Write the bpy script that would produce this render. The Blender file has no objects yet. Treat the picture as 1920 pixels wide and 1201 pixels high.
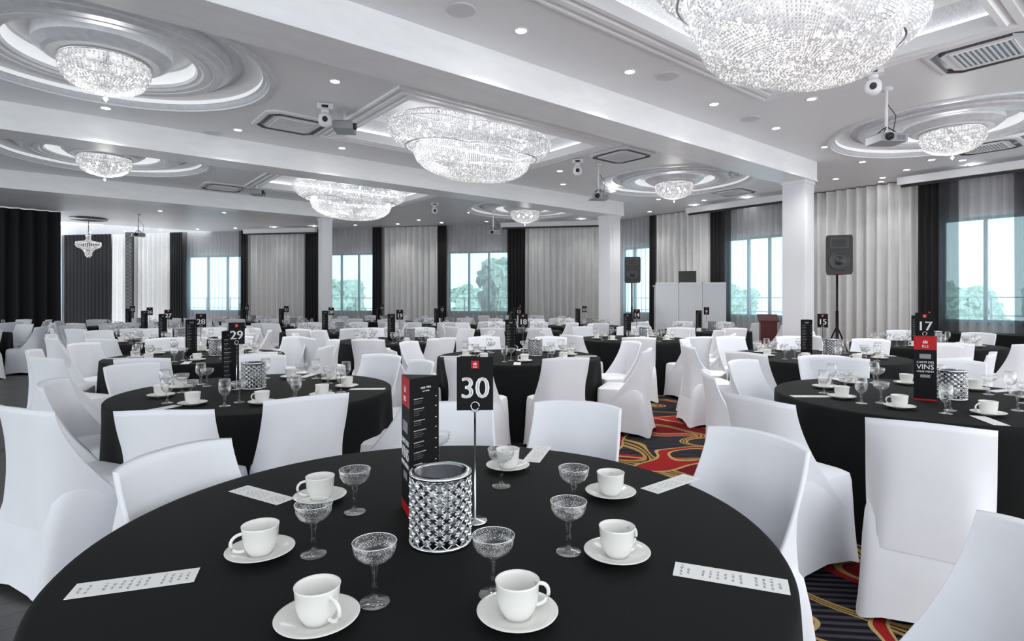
import bpy, bmesh, math, random
from mathutils import Vector, Matrix
random.seed(7)
SC=bpy.context.scene
COL=SC.collection
EYE=1.40; CZ=3.95; BZ=3.58
US,UC=0.777,0.629
def W(u,v): return (u*US-v*UC, u*UC+v*US)
AU=math.atan2(UC,US)
try:
    SC.view_settings.view_transform='Standard'
    SC.view_settings.look='None'
except Exception: pass

# ---------------------------------------------------------------- materials
def mat(name,col=(.8,.8,.8),rough=.5,metal=0,emit=None,es=0,noise=0,nscale=20,bump=0,spec=None,sheen=0,stretch=None):
    m=bpy.data.materials.new(name); m.use_nodes=True
    nt=m.node_tree; b=nt.nodes['Principled BSDF']
    b.inputs['Base Color'].default_value=(*col,1); b.inputs['Roughness'].default_value=rough
    b.inputs['Metallic'].default_value=metal
    if spec is not None: b.inputs['Specular IOR Level'].default_value=spec
    if sheen: b.inputs['Sheen Weight'].default_value=sheen
    if emit: 
        b.inputs['Emission Color'].default_value=(*emit,1); b.inputs['Emission Strength'].default_value=es
    if noise or bump:
        tc=nt.nodes.new('ShaderNodeTexCoord'); n=nt.nodes.new('ShaderNodeTexNoise')
        n.inputs['Scale'].default_value=nscale; n.inputs['Detail'].default_value=3
        if stretch:
            mp=nt.nodes.new('ShaderNodeMapping'); mp.inputs['Scale'].default_value=stretch
            nt.links.new(tc.outputs['Object'],mp.inputs[0]); nt.links.new(mp.outputs[0],n.inputs['Vector'])
        else: nt.links.new(tc.outputs['Object'],n.inputs['Vector'])
        if noise:
            r=nt.nodes.new('ShaderNodeValToRGB')
            r.color_ramp.elements[0].position=.3; r.color_ramp.elements[1].position=.7
            r.color_ramp.elements[0].color=(*[c*(1-noise) for c in col],1)
            r.color_ramp.elements[1].color=(*[min(1,c*(1+noise)) for c in col],1)
            nt.links.new(n.outputs['Fac'],r.inputs['Fac']); nt.links.new(r.outputs['Color'],b.inputs['Base Color'])
        if bump:
            bp=nt.nodes.new('ShaderNodeBump'); bp.inputs['Strength'].default_value=bump; bp.inputs['Distance'].default_value=.01
            nt.links.new(n.outputs['Fac'],bp.inputs['Height']); nt.links.new(bp.outputs['Normal'],b.inputs['Normal'])
    return m
def mix_mat(name,col,trans,fac_t,rough=.6,gloss=False,blend=.3,transl=False,etch=None):
    m=bpy.data.materials.new(name); m.use_nodes=True; nt=m.node_tree
    for n in list(nt.nodes):
        if n.type!='OUTPUT_MATERIAL': nt.nodes.remove(n)
    out=[n for n in nt.nodes if n.type=='OUTPUT_MATERIAL'][0]
    t=nt.nodes.new('ShaderNodeBsdfTransparent'); t.inputs[0].default_value=(*trans,1)
    if gloss:
        g=nt.nodes.new('ShaderNodeBsdfGlossy'); g.inputs['Color'].default_value=(*col,1); g.inputs['Roughness'].default_value=rough
        lw=nt.nodes.new('ShaderNodeLayerWeight'); lw.inputs['Blend'].default_value=blend
    elif transl:
        d=nt.nodes.new('ShaderNodeBsdfDiffuse'); d.inputs['Color'].default_value=(*col,1)
        tr=nt.nodes.new('ShaderNodeBsdfTranslucent'); tr.inputs['Color'].default_value=(*col,1)
        g=nt.nodes.new('ShaderNodeMixShader'); g.inputs[0].default_value=.5
        nt.links.new(d.outputs[0],g.inputs[1]); nt.links.new(tr.outputs[0],g.inputs[2])
    else:
        g=nt.nodes.new('ShaderNodeBsdfDiffuse'); g.inputs['Color'].default_value=(*col,1)
    mx=nt.nodes.new('ShaderNodeMixShader'); mx.inputs[0].default_value=1-fac_t
    if gloss:
        ad=nt.nodes.new('ShaderNodeMath'); ad.operation='MULTIPLY_ADD'; ad.inputs[1].default_value=.95; ad.inputs[2].default_value=.02; ad.use_clamp=True
        nt.links.new(lw.outputs['Facing'],ad.inputs[0]); nt.links.new(ad.outputs[0],mx.inputs[0])
    nt.links.new(t.outputs[0],mx.inputs[1]); nt.links.new(g.outputs[0],mx.inputs[2])
    last=mx
    if etch:
        tc=nt.nodes.new('ShaderNodeTexCoord'); vo=nt.nodes.new('ShaderNodeTexVoronoi'); vo.inputs['Scale'].default_value=etch
        nt.links.new(tc.outputs['Object'],vo.inputs['Vector'])
        ls=nt.nodes.new('ShaderNodeMath'); ls.operation='LESS_THAN'; ls.inputs[1].default_value=.20
        nt.links.new(vo.outputs['Distance'],ls.inputs[0])
        sx=nt.nodes.new('ShaderNodeSeparateXYZ'); nt.links.new(tc.outputs['Object'],sx.inputs[0])
        gt=nt.nodes.new('ShaderNodeMath'); gt.operation='GREATER_THAN'; gt.inputs[1].default_value=.104
        nt.links.new(sx.outputs['Z'],gt.inputs[0])
        mu=nt.nodes.new('ShaderNodeMath'); mu.operation='MULTIPLY'; nt.links.new(ls.outputs[0],mu.inputs[0]); nt.links.new(gt.outputs[0],mu.inputs[1])
        d2=nt.nodes.new('ShaderNodeBsdfDiffuse'); d2.inputs['Color'].default_value=(1,1,1,1)
        m3=nt.nodes.new('ShaderNodeMixShader'); nt.links.new(mu.outputs[0],m3.inputs[0]); nt.links.new(mx.outputs[0],m3.inputs[1]); nt.links.new(d2.outputs[0],m3.inputs[2]); last=m3
    nt.links.new(last.outputs[0],out.inputs[0])
    return m
M={}
M['chair']=mat('white_stretch_fabric',(.80,.81,.85),.75,noise=.02,nscale=6,sheen=.05)
M['cloth']=mat('black_tablecloth',(.0045,.0058,.0058),.75,noise=.25,nscale=120,spec=.18)
M['porc']=mat('porcelain',(.78,.77,.74),.15)
M['glass']=mix_mat('clear_glass',(1,1,1),(1,1,1),.9,rough=.03,gloss=True,blend=.22)
M['eglass']=mix_mat('etched_coupe_glass',(1,1,1),(1,1,1),.9,rough=.02,gloss=True,blend=.15,etch=300)
M['rim']=mat('glass_rim_highlight',(.85,.87,.9),.1,.3)  # pale opaque ring painting the bright highlight along clear glass edges
M['chrome']=mat('chrome',(.75,.76,.78),.12,1)
M['dchrome']=mat('dark_metal',(.20,.21,.23),.3,1)
M['grey']=mat('grey_plastic',(.32,.33,.35),.4)
M['black']=mat('black_plastic',(.010,.010,.012),.45)
M['mesh']=mat('black_speaker_grille',(.02,.02,.022),.35,noise=.5,nscale=200)
M['blackcard']=mat('black_card',(.005,.005,.006),.6,spec=.15)
M['red']=mat('red_print',(.40,.010,.014),.5,spec=.2)
M['white']=mat('white_paint',(.78,.79,.82),.5)
M['ink']=mat('white_ink',(.80,.80,.80),.6)
M['gink']=mat('grey_ink',(.22,.22,.23),.6)
M['dink']=mat('dark_ink',(.05,.05,.05),.6)
M['paper']=mat('paper',(.80,.80,.79),.7)
M['ceil']=mat('ceiling_paint',(.83,.84,.86),.45,noise=.02,nscale=.8)
M['beam']=mat('beam_paint',(.90,.91,.93),.35,noise=.03,nscale=5,stretch=(.6,2,2))
M['silver']=mat('silver_leaf',(.76,.78,.82),.35,.25,noise=.07,nscale=14)
M['cofin']=mat('coffer_silver',(.60,.61,.64),.4,.1,noise=.16,nscale=30,stretch=(1,5,1))
M['coftrim']=mat('coffer_trim',(.62,.63,.65),.4)
M['wall']=mat('wall_grey',(.52,.52,.54),.8,noise=.05,nscale=3)
M['curt']=mat('white_curtain_cloth',(.70,.70,.70),.85,noise=.03,nscale=5)
M['bcurt']=mat('black_curtain_cloth',(.008,.008,.010),.85)
M['sheer']=mix_mat('grey_sheer',(.70,.71,.73),(1,1,1),.52,transl=True)
M['bsheer']=mix_mat('black_sheer',(.015,.015,.02),(1,1,1),.35)
M['pane']=mix_mat('window_glass',(.9,.95,1),(.84,.97,1.0),.9,rough=.05,gloss=True,blend=.05)
M['frame']=mat('window_frame',(.12,.26,.31),.4)
M['led']=mat('downlight_lamp',(1,1,1),.5,emit=(1,.97,.93),es=32)
M['cove']=mat('cove_led',(1,1,1),.5,emit=(.93,.96,1),es=1.2)
M['cove2']=mat('dim_cove_led',(.8,.8,.8),.5,emit=(.93,.96,1),es=.45)
M['bulb']=mat('bulb',(1,1,1),.5,emit=(1,.98,.95),es=9)
M['leaf']=mat('foliage',(.58,.72,.62),.9,noise=.18,nscale=2.5)
M['trunk']=mat('bark',(.5,.48,.45),.9,noise=.2)
M['redpod']=mat('dark_red_lacquer',(.09,.006,.007),.4)
M['lattice']=mat('dark_lattice',(.02,.02,.024),.5,noise=.8,nscale=14)
M['latlight']=mat('lattice_line',(.16,.16,.17),.5)
M['screen']=mat('screen',(.02,.03,.05),.1)
M['panel']=mat('panel_white',(.66,.70,.74),.3)
M['rail']=mat('railing_metal',(.55,.62,.64),.5)
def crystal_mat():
    m=bpy.data.materials.new('crystal_beads_glow'); m.use_nodes=True; nt=m.node_tree; b=nt.nodes['Principled BSDF']
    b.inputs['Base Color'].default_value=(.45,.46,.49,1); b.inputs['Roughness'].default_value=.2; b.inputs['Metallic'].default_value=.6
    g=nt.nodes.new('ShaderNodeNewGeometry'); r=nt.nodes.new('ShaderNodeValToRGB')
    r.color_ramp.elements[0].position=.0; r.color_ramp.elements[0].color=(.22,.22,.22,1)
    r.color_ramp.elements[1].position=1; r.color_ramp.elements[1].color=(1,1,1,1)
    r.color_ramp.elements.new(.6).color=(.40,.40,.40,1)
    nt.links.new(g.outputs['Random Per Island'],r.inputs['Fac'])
    b.inputs['Emission Color'].default_value=(1,.99,.975,1)  # beads are no lamps; emission paints their sparkle, varied per bead
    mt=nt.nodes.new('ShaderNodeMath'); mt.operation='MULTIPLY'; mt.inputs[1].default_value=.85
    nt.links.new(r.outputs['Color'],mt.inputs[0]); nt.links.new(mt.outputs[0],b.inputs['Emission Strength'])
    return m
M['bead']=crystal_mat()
M['gem']=mat('cut_crystal',(.66,.68,.70),.1,.75,noise=.5,nscale=60)
def floor_mats():
    m=bpy.data.materials.new('patterned_carpet'); m.use_nodes=True; nt=m.node_tree; b=nt.nodes['Principled BSDF']
    b.inputs['Roughness'].default_value=.95; b.inputs['Specular IOR Level'].default_value=.1
    tc=nt.nodes.new('ShaderNodeTexCoord')
    def ramp(a,b_,ca,cb,interp='CONSTANT'):
        r=nt.nodes.new('ShaderNodeValToRGB'); r.color_ramp.interpolation=interp
        r.color_ramp.elements[0].position=a; r.color_ramp.elements[1].position=b_
        r.color_ramp.elements[0].color=ca; r.color_ramp.elements[1].color=cb; return r
    w=nt.nodes.new('ShaderNodeTexWave'); w.inputs['Scale'].default_value=9; w.bands_direction='DIAGONAL'
    nt.links.new(tc.outputs['Object'],w.inputs['Vector'])
    base=ramp(.0,.55,(.006,.006,.009,1),(.045,.040,.050,1)); nt.links.new(w.outputs['Fac'],base.inputs['Fac'])
    prev=base.outputs['Color']
    def layer(tex_out,lo,hi,colr):
        nonlocal prev
        a=nt.nodes.new('ShaderNodeMath'); a.operation='GREATER_THAN'; a.inputs[1].default_value=lo
        c=nt.nodes.new('ShaderNodeMath'); c.operation='LESS_THAN'; c.inputs[1].default_value=hi
        mu=nt.nodes.new('ShaderNodeMath'); mu.operation='MULTIPLY'
        nt.links.new(tex_out,a.inputs[0]); nt.links.new(tex_out,c.inputs[0])
        nt.links.new(a.outputs[0],mu.inputs[0]); nt.links.new(c.outputs[0],mu.inputs[1])
        mx=nt.nodes.new('ShaderNodeMixRGB'); nt.links.new(mu.outputs[0],mx.inputs[0])
        nt.links.new(prev,mx.inputs[1]); mx.inputs[2].default_value=(*colr,1); prev=mx.outputs[0]
    def noi(sc,off,dist):
        mp=nt.nodes.new('ShaderNodeMapping'); mp.inputs['Location'].default_value=(off,off*.7,0)
        nt.links.new(tc.outputs['Object'],mp.inputs[0])
        n=nt.nodes.new('ShaderNodeTexNoise'); n.inputs['Scale'].default_value=sc; n.inputs['Detail'].default_value=0; n.inputs['Distortion'].default_value=dist
        nt.links.new(mp.outputs[0],n.inputs['Vector']); return n.outputs['Fac']
    n=noi(.95,3,.9)
    layer(n,.54,1,(.27,.010,.014)); layer(n,.60,.63,(.36,.25,.09)); layer(n,.63,1,(.13,.006,.010))
    n=noi(1.0,0,.8)
    layer(n,.43,.50,(.33,.22,.07)); layer(n,.452,.462,(.03,.015,.015)); layer(n,.475,.485,(.03,.015,.015))
    n=noi(1.1,9,.8)
    layer(n,.46,.51,(.28,.014,.016)); layer(n,.445,.46,(.40,.30,.12)); layer(n,.51,.525,(.40,.30,.12))
    nt.links.new(prev,b.inputs['Base Color'])
    M['carpet']=m
    m=bpy.data.materials.new('grey_wood_floor'); m.use_nodes=True; nt=m.node_tree; b=nt.nodes['Principled BSDF']
    b.inputs['Roughness'].default_value=.45
    tc=nt.nodes.new('ShaderNodeTexCoord'); br=nt.nodes.new('ShaderNodeTexBrick')
    br.inputs['Scale'].default_value=1; br.inputs['Brick Width'].default_value=1.2; br.inputs['Row Height'].default_value=.14
    br.inputs['Mortar Size'].default_value=.004
    br.inputs['Color1'].default_value=(.060,.057,.057,1); br.inputs['Color2'].default_value=(.09,.087,.085,1); br.inputs['Mortar'].default_value=(.02,.02,.02,1)
    nt.links.new(tc.outputs['Object'],br.inputs['Vector']); nt.links.new(br.outputs['Color'],b.inputs['Base Color'])
    M['wood']=m
floor_mats()

# ---------------------------------------------------------------- helpers
def obj(name,me,loc=(0,0,0),rz=0,parent=None,label=None,cat=None,group=None,kind=None,rot=None):
    o=bpy.data.objects.new(name,me)
    o.location=loc; o.rotation_euler=rot if rot else (0,0,rz)
    if parent: o.parent=parent
    if label: o['label']=label
    if cat: o['category']=cat
    if group: o['group']=group
    if kind: o['kind']=kind
    COL.objects.link(o); return o
def mesh(name,vs,fs,mats,mi=None,smooth=False):
    me=bpy.data.meshes.new(name); me.from_pydata([tuple(v) for v in vs],[],fs)
    if not isinstance(mats,(list,tuple)): mats=[mats]
    for m in mats: me.materials.append(m)
    if mi: 
        for p,i in zip(me.polygons,mi): p.material_index=i
    if smooth:
        for p in me.polygons: p.use_smooth=True
    me.update(); return me
class B:
    """mesh builder collecting pieces"""
    def __init__(s): s.v=[];s.f=[];s.m=[];s.s=[]
    def add(s,vs,fs,mi=0,sm=False):
        o=len(s.v); s.v+= [tuple(v) for v in vs]; s.f+=[tuple(i+o for i in f) for f in fs]; s.m+=[mi]*len(fs); s.s+=[sm]*len(fs)
    def box(s,a,b,mi=0,T=None):
        vs=[(x,y,z) for z in(a[2],b[2]) for y in(a[1],b[1]) for x in(a[0],b[0])]
        if T: vs=[T@Vector(v) for v in vs]
        s.add(vs,[(0,2,3,1),(4,5,7,6),(0,1,5,4),(2,6,7,3),(0,4,6,2),(1,3,7,5)],mi)
    def rev(s,prof,n=32,mi=0,sm=True,c=(0,0,0),T=None):
        vs=[];fs=[]
        for r,z in prof:
            for k in range(n):
                a=2*math.pi*k/n; p=Vector((c[0]+r*math.cos(a),c[1]+r*math.sin(a),c[2]+z)); vs.append(T@p if T else p)
        for i in range(len(prof)-1):
            for k in range(n):
                k2=(k+1)%n; fs.append((i*n+k,i*n+k2,(i+1)*n+k2,(i+1)*n+k))
        s.add(vs,fs,mi,sm)
    def tube(s,pts,r,n=8,mi=0,closed=False):
        pts=[Vector(p) for p in pts]; N=len(pts); vs=[];fs=[]
        for i,p in enumerate(pts):
            if closed: t=(pts[(i+1)%N]-pts[i-1])
            else: t=pts[min(i+1,N-1)]-pts[max(i-1,0)]
            t.normalize(); up=Vector((0,0,1)) if abs(t.z)<.9 else Vector((1,0,0))
            x=t.cross(up).normalized(); y=t.cross(x).normalized()
            rr=r[i] if isinstance(r,(list,tuple)) else r
            for k in range(n):
                a=2*math.pi*k/n; vs.append(p+x*rr*math.cos(a)+y*rr*math.sin(a))
        for i in range(N if closed else N-1):
            j=(i+1)%N
            for k in range(n):
                k2=(k+1)%n; fs.append((i*n+k,i*n+k2,j*n+k2,j*n+k))
        if not closed: fs.append(tuple(range(n))); fs.append(tuple((N-1)*n+k for k in reversed(range(n))))
        s.add(vs,fs,mi,True)
    def octa(s,c,r,h=None,mi=0):
        h=h or r; x,y,z=c
        s.add([(x+r,y,z),(x,y+r,z),(x-r,y,z),(x,y-r,z),(x,y,z+h),(x,y,z-h)],[(0,1,4),(1,2,4),(2,3,4),(3,0,4),(1,0,5),(2,1,5),(3,2,5),(0,3,5)],mi)
    def mesh(s,name,mats):
        me=mesh(name,s.v,s.f,mats,s.m)
        for p,q in zip(me.polygons,s.s): p.use_smooth=q
        return me
def empty(name,loc,rz=0,label=None,cat=None,group=None):
    o=obj(name,None,loc,rz,None,label,cat,group); o.empty_display_size=.1; return o
_tc={}
def text_mesh(body,size,m,align='CENTER',ext=.0004):
    key=(body,size,m.name,align)
    if key in _tc: return _tc[key]
    cu=bpy.data.curves.new('text','FONT'); cu.body=body; cu.size=size; cu.align_x=align; cu.align_y='CENTER'; cu.extrude=ext; cu.resolution_u=3
    ob=bpy.data.objects.new('text',cu); COL.objects.link(ob)
    dg=bpy.context.evaluated_depsgraph_get()
    me=bpy.data.meshes.new_from_object(ob.evaluated_get(dg)); bpy.data.objects.remove(ob)
    me.transform(Matrix.Rotation(math.pi/2,4,'X')); me.materials.clear(); me.materials.append(m)
    for p in me.polygons: p.material_index=0
    _tc[key]=me; return me
def merge_text(b,me,off,mi,T=None):
    b.add([(T@(Vector(v.co)+Vector(off)) if T else Vector(v.co)+Vector(off)) for v in me.vertices],[tuple(p.vertices) for p in me.polygons],mi)

# ---------------------------------------------------------------- camera
cam=bpy.data.cameras.new('camera'); co=bpy.data.objects.new('camera',cam); COL.objects.link(co)
co.location=(0,0,EYE); co.rotation_euler=(math.pi/2,0,0); cam.lens=20.0; cam.sensor_width=36; cam.shift_y=-.0211; cam.clip_start=.05
SC.camera=co
wd=bpy.data.worlds.new('world'); SC.world=wd; wd.use_nodes=True
bg=wd.node_tree.nodes['Background']; bg.inputs[0].default_value=(.91,.96,1,1); bg.inputs[1].default_value=2.4

# ---------------------------------------------------------------- floor
def uvquad(b,u0,u1,v0,v1,z,mi=0,flip=False):
    ps=[(*W(u0,v0),z),(*W(u1,v0),z),(*W(u1,v1),z),(*W(u0,v1),z)]
    b.add(ps,[(3,2,1,0) if flip else (0,1,2,3)],mi)
def slab_mesh(u0,u1,v0,v1,z0,z1,m,name):
    bb=B(); bb.box((u0,v0,z0),(u1,v1,z1)); return bb.mesh(name,[m])
obj('floor',slab_mesh(.2,15,-3,24,-.1,0,M['carpet'],'floor'),rz=AU,kind='structure',label='dark carpet with red and gold swirls')
obj('floor.001',slab_mesh(-9,.2,-3,24,-.1,0,M['wood'],'floor'),rz=AU,kind='structure',label='grey wood plank floor')

# ---------------------------------------------------------------- ceiling with coffers and domes
BAYS=[(-1.8,4.9,2.3),(4.9,10.1,7.45),(10.1,15.25,12.5),(15.25,24,17.75)]
DOMES=[]; COF=[]
b=B()
def ring_cell(u0,u1,v0,v1,cu,cv,r,n=64):
    vs=[];fs=[]
    for k in range(n):
        a=2*math.pi*k/n+math.pi/n; c,s_=math.cos(a),math.sin(a)
        vs.append((*W(cu+r*c,cv+r*s_),CZ))
        t=min(((u1-cu)/c if c>0 else (u0-cu)/c) if abs(c)>1e-6 else 9e9,((v1-cv)/s_ if s_>0 else (v0-cv)/s_) if abs(s_)>1e-6 else 9e9)
        vs.append((*W(cu+t*c,cv+t*s_),CZ))
    for k in range(n):
        j=(k+1)%n; fs.append((2*k,2*j,2*j+1,2*k+1))
    b.add(vs,fs)
    for (cu_,cv_) in((u0,v0),(u1,v0),(u1,v1),(u0,v1)):
        ca=math.atan2(cv_-cv,cu_-cu)
        k=int(math.floor((ca-math.pi/n)/(2*math.pi/n)))%n; j=(k+1)%n
        b.add([vs[2*k+1],(*W(cu_,cv_),CZ),vs[2*j+1]],[(0,1,2)])
for bi,(v0,v1,vc) in enumerate(BAYS):
    holes=[]
    if bi in(1,2): holes.append((.45 if bi==1 else .74,vc,'d'))
    if bi<3:
        holes.append(((5.06,5.25,5.38)[bi],vc,'c')); holes.append((10.6,2.5 if bi==0 else vc,'d'))
    u=-9
    for (hu,hv,t) in holes:
        hw=1.75 if t=='d' else 1.775; hh=1.75 if t=='d' else 1.08
        if hu-hw>u: uvquad(b,u,hu-hw,v0,v1,CZ)
        uvquad(b,hu-hw,hu+hw,v0,hv-hh,CZ); uvquad(b,hu-hw,hu+hw,hv+hh,v1,CZ)
        if t=='d':
            ring_cell(hu-hw,hu+hw,hv-hh,hv+hh,hu,hv,1.6); DOMES.append((hu,hv))
        else: COF.append((hu,hv))
        u=hu+hw
    uvquad(b,u,14.8,v0,v1,CZ)
obj('ceiling',b.mesh('ceiling',[M['ceil']]),kind='structure',label='pale grey painted ceiling')
b=B()
prof=[(1.66,-.0,0),(1.66,-.025,1),(1.61,-.025,1),(1.61,-.005,0),(1.58,-.005,0),(1.58,.05,1),(1.54,.05,1),(1.54,.10,2),(1.50,.13,0),(1.36,.14,0),(1.36,.11,1),(1.33,.11,1),(1.33,.14,0),(1.22,.15,0),(1.22,.07,1),(1.17,.05,1),(1.17,.03,1),(1.12,.0,1),(1.02,.0,1),(1.02,.012,0),(.99,.012,0),(.99,.0,1),(.92,.0,1),(.90,.02,1),(.86,.02,1),(.84,.05,1),(.82,.18,2),(.80,.20,0),(.62,.20,0),(.62,.06,1),(.58,.03,1),(.54,.0,1),(.50,-.02,1),(0.001,-.02,0)]
for i in range(len(prof)-1):
    b.rev([(prof[i][0],prof[i][1]),(prof[i+1][0],prof[i+1][1])],72,prof[i+1][2],sm=False)
dome=b.mesh('ceiling_dome',[M['ceil'],M['silver'],M['cove2']])
for i,(u,v) in enumerate(DOMES):
    obj('trim_%d'%(i+1),dome,(*W(u,v),CZ),rz=AU,kind='structure',label='round stepped silver ceiling recess')
b=B()
def rect_frame(o,i,zo,zi,mi):
    vs=[(-o[0],-o[1],zo),(o[0],-o[1],zo),(o[0],o[1],zo),(-o[0],o[1],zo),(-i[0],-i[1],zi),(i[0],-i[1],zi),(i[0],i[1],zi),(-i[0],i[1],zi)]
    b.add(vs,[(0,1,5,4),(1,2,6,5),(2,3,7,6),(3,0,4,7)],mi)
steps=[(2.02,1.325,0,0),(2.02,1.325,-.03,1),(1.99,1.295,-.03,1),(1.99,1.295,-.004,0),(1.92,1.225,-.004,0),(1.92,1.225,-.035,1),(1.86,1.165,-.035,1),(1.84,1.145,-.012,0),(1.81,1.115,-.012,0),(1.79,1.095,-.04,1),(1.74,1.045,-.04,1),(1.74,1.045,.10,4),(1.80,1.10,.10,2),(1.80,1.10,.15,2),(1.70,1.0,.30,3),(1.62,.93,.33,4),(1.58,.89,.33,4),(1.56,.87,.36,3),(.001,.001,.36,3)]
for i in range(len(steps)-1):
    s0,s1=steps[i],steps[i+1]; rect_frame(s0[:2],s1[:2],s0[2],s1[2],s1[3])
cofm=b.mesh('ceiling_coffer',[M['ceil'],M['beam'],M['cove'],M['cofin'],M['coftrim']])
for i,(u,v) in enumerate(COF):
    obj('trim_%d'%(i+11),cofm,(*W(u,v),CZ),rz=AU,kind='structure',label='rectangular recessed ceiling coffer with glowing cove')

# beams
for i,(u0,u1,v0,v1) in enumerate([(-9,11.08,4.66,5.2),(-9,11.75,9.82,10.36),(-9,6.0,15.0,15.5)]):
    bb=B(); bb.box((u0,v0,BZ),(u1,v1,CZ+.02))
    bb.box((u0,v0-.02,BZ+.0),(u1,v0,BZ+.03))
    obj('trim_%d'%(21+i),bb.mesh('beam',[M['beam']]),rz=AU,kind='structure',label='long pale ceiling beam')
COLS=[(10.87,4.91,.20),(11.5,10.1,.20),(5.8,15.25,.14)]
for i,(u,v,w) in enumerate(COLS):
    bb=B(); bb.box((-w,-w,0),(w,w,CZ+.01)); bb.box((-w-.02,-w-.02,0),(w+.02,w+.02,.14))
    bb.box((-w-.015,-w-.015,BZ-.06),(w+.015,w+.015,BZ+.02))
    bb.box((w,-w*.55,.2),(w+.012,w*.55,BZ-.3),1)
    bb.box((-w*.55,-w-.012,.2),(w*.55,-w,BZ-.3),0)
    obj('column',bb.mesh('column',[M['white'],M['chrome']]),(*W(u,v),0),rz=AU,label='square white column with a narrow mirror strip',cat='column',group='white columns carrying the beams')

# ---------------------------------------------------------------- walls, windows, curtains
def wallframe(o,e,n):
    o=Vector((*o,0)); e=Vector((*e,0)).normalized(); n=Vector((*n,0)).normalized()
    return Matrix(((e.x,n.x,0,o.x),(e.y,n.y,0,o.y),(0,0,1,0),(0,0,0,1)))
TR=wallframe(W(14.45,12.5),(UC,-US),(-US,-UC))
TL=wallframe((3.35,18.8),(-.982,.189),(-.189,-.982))
SILL,HEAD=.92,3.05
winR=[(.35,1.65),(4.03,5.80),(8.90,11.0)]
winL=[(3.5,5.69),(8.37,10.45),(13.56,16.13),(21.35,23.2)]
def wall(name,T,s0,s1,wins):
    bb=B(); s=s0
    for a,c in wins:
        bb.box((s,-.2,0),(a,0,CZ+.4),0,T); bb.box((a,-.2,0),(c,0,SILL),0,T); bb.box((a,-.2,HEAD),(c,0,CZ+.4),0,T); s=c
    bb.box((s,-.2,0),(s1,0,CZ+.4),0,T)
    obj(name,bb.mesh(name,[M['wall']]),kind='structure',label='grey wall with window openings')
wall('wall_right',TR,-.2,15,winR); wall('wall_back',TL,-.2,26,winL)
wn=1
for T,ws in((TR,winR),(TL,winL)):
    for a,c in ws:
        par=B(); f=.06
        w=c-a
        par.box((a,-.14,SILL),(c,-.06,SILL+f),0,T); par.box((a,-.14,HEAD-f),(c,-.06,HEAD),0,T)
        for k in range(4):
            x=a+f/2+(w-f)*k/3
            if k==2 and w<1.5: continue
            par.box((x-f/2,-.14,SILL+f),(x+f/2,-.06,HEAD-f),0,T)
        par.box((a,-.06,SILL-.03),(c,.04,SILL),0,T)
        fr=obj('window_%d'%wn,par.mesh('window_frame',[M['frame']]),kind='structure',label='three-pane window with blue-grey frame')
        g=B(); g.box((a,-.105,SILL),(c,-.10,HEAD),0,T)
        obj('window_pane',g.mesh('pane',[M['pane']]),parent=fr)
        wn+=1
def curtain(T,a,c,m,name,label,off=.14,amp=.045,wl=.17,z0=.02,z1=CZ-.02,group=None):
    n=max(8,int((c-a)/wl*10)); vs=[];fs=[]; L=5
    ph=random.random()*6
    for j in range(L+1):
        t=j/L
        for i in range(n+1):
            s=a+(c-a)*i/n
            p=2*math.pi*s/wl
            y=off+amp*(math.sin(p+ph+.25*math.sin(s*3.1))+.2*math.sin(2*p+ph))*(1.1-.2*t)
            ss=s+.008*math.sin(s*7+t*2)
            vs.append(T@Vector((ss,y,z0+(z1-z0)*t)))
    for j in range(L):
        for i in range(n): fs.append((j*(n+1)+i,j*(n+1)+i+1,(j+1)*(n+1)+i+1,(j+1)*(n+1)+i))
    return obj(name,mesh(name,vs,fs,m,smooth=True),label=label,cat='curtain',group=group)
LW='floor-length white pleated curtain beside a window'; LB='narrow black curtain panel beside a window'; LS='grey translucent sheer curtain in front of a window'
for T,lst in((TR,[(1.85,3.73),(6.1,8.62),(11.5,14)]),(TL,[(.05,2.95),(5.95,8.05),(10.95,13.38),(16.6,18.35),(18.75,19.4)])):
    for a,c in lst: curtain(T,a,c,M['curt'],'curtain',LW,amp=.075,wl=.21,group='white pleated curtains')
for T,lst in((TR,[(1.62,1.85),(3.7,4.06),(5.78,6.12),(8.58,8.93),(11.0,11.5)]),(TL,[(2.9,3.52),(5.66,5.98),(8.02,8.4),(10.4,10.98),(13.32,13.6),(16.1,16.65)])):
    for a,c in lst: curtain(T,a,c,M['bcurt'],'curtain',LB,off=.27,wl=.11,amp=.03,group='narrow black curtains')
curtain(TL,19.3,21.4,M['bcurt'],'curtain','wide black pleated curtain beside a window',off=.27)
for T,ws in((TR,winR),(TL,winL)):
    for a,c in ws:
        curtain(T,a-.02,c+.02,M['sheer'],'sheer_curtain',LS,off=.10,wl=.17,amp=.06,group='grey sheer curtains')
for T,lst in((TR,[(4.03,4.3),(8.9,9.25),(10.1,11.0)]),(TL,[(21.35,21.6),(13.56,13.7),(15.9,16.13)])):
    for a,c in lst: curtain(T,a,c,M['bsheer'],'sheer_curtain','black translucent sheer gathered at the window edge',off=.25,wl=.10,amp=.02,group='black sheer curtains')
TD=wallframe((-13.2,16.65),(-.72,-.69),(.69,-.72))
curtain(TD,0,8,M['bcurt'],'stage_curtain','tall black pleated drape closing off the room',off=0,amp=.07,wl=.30)
pp=TL@Vector((18.28,.42,0))
bb=B(); bb.box((-.15,-.05,0),(.15,.05,CZ))
for k in range(26):
    z=.1+k*.148
    bb.tube([(-.12,-.055,z),(0,-.065,z+.07),(.12,-.055,z)],.008,5,1); bb.tube([(-.12,-.055,z+.14),(0,-.065,z+.07),(.12,-.055,z+.14)],.008,5,1)
obj('lattice_post',bb.mesh('lattice_post',[M['lattice'],M['latlight']]),pp,rz=math.atan2(.189,-.982)+math.pi,label='slim dark patterned post in front of white curtains',cat='post')
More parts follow.
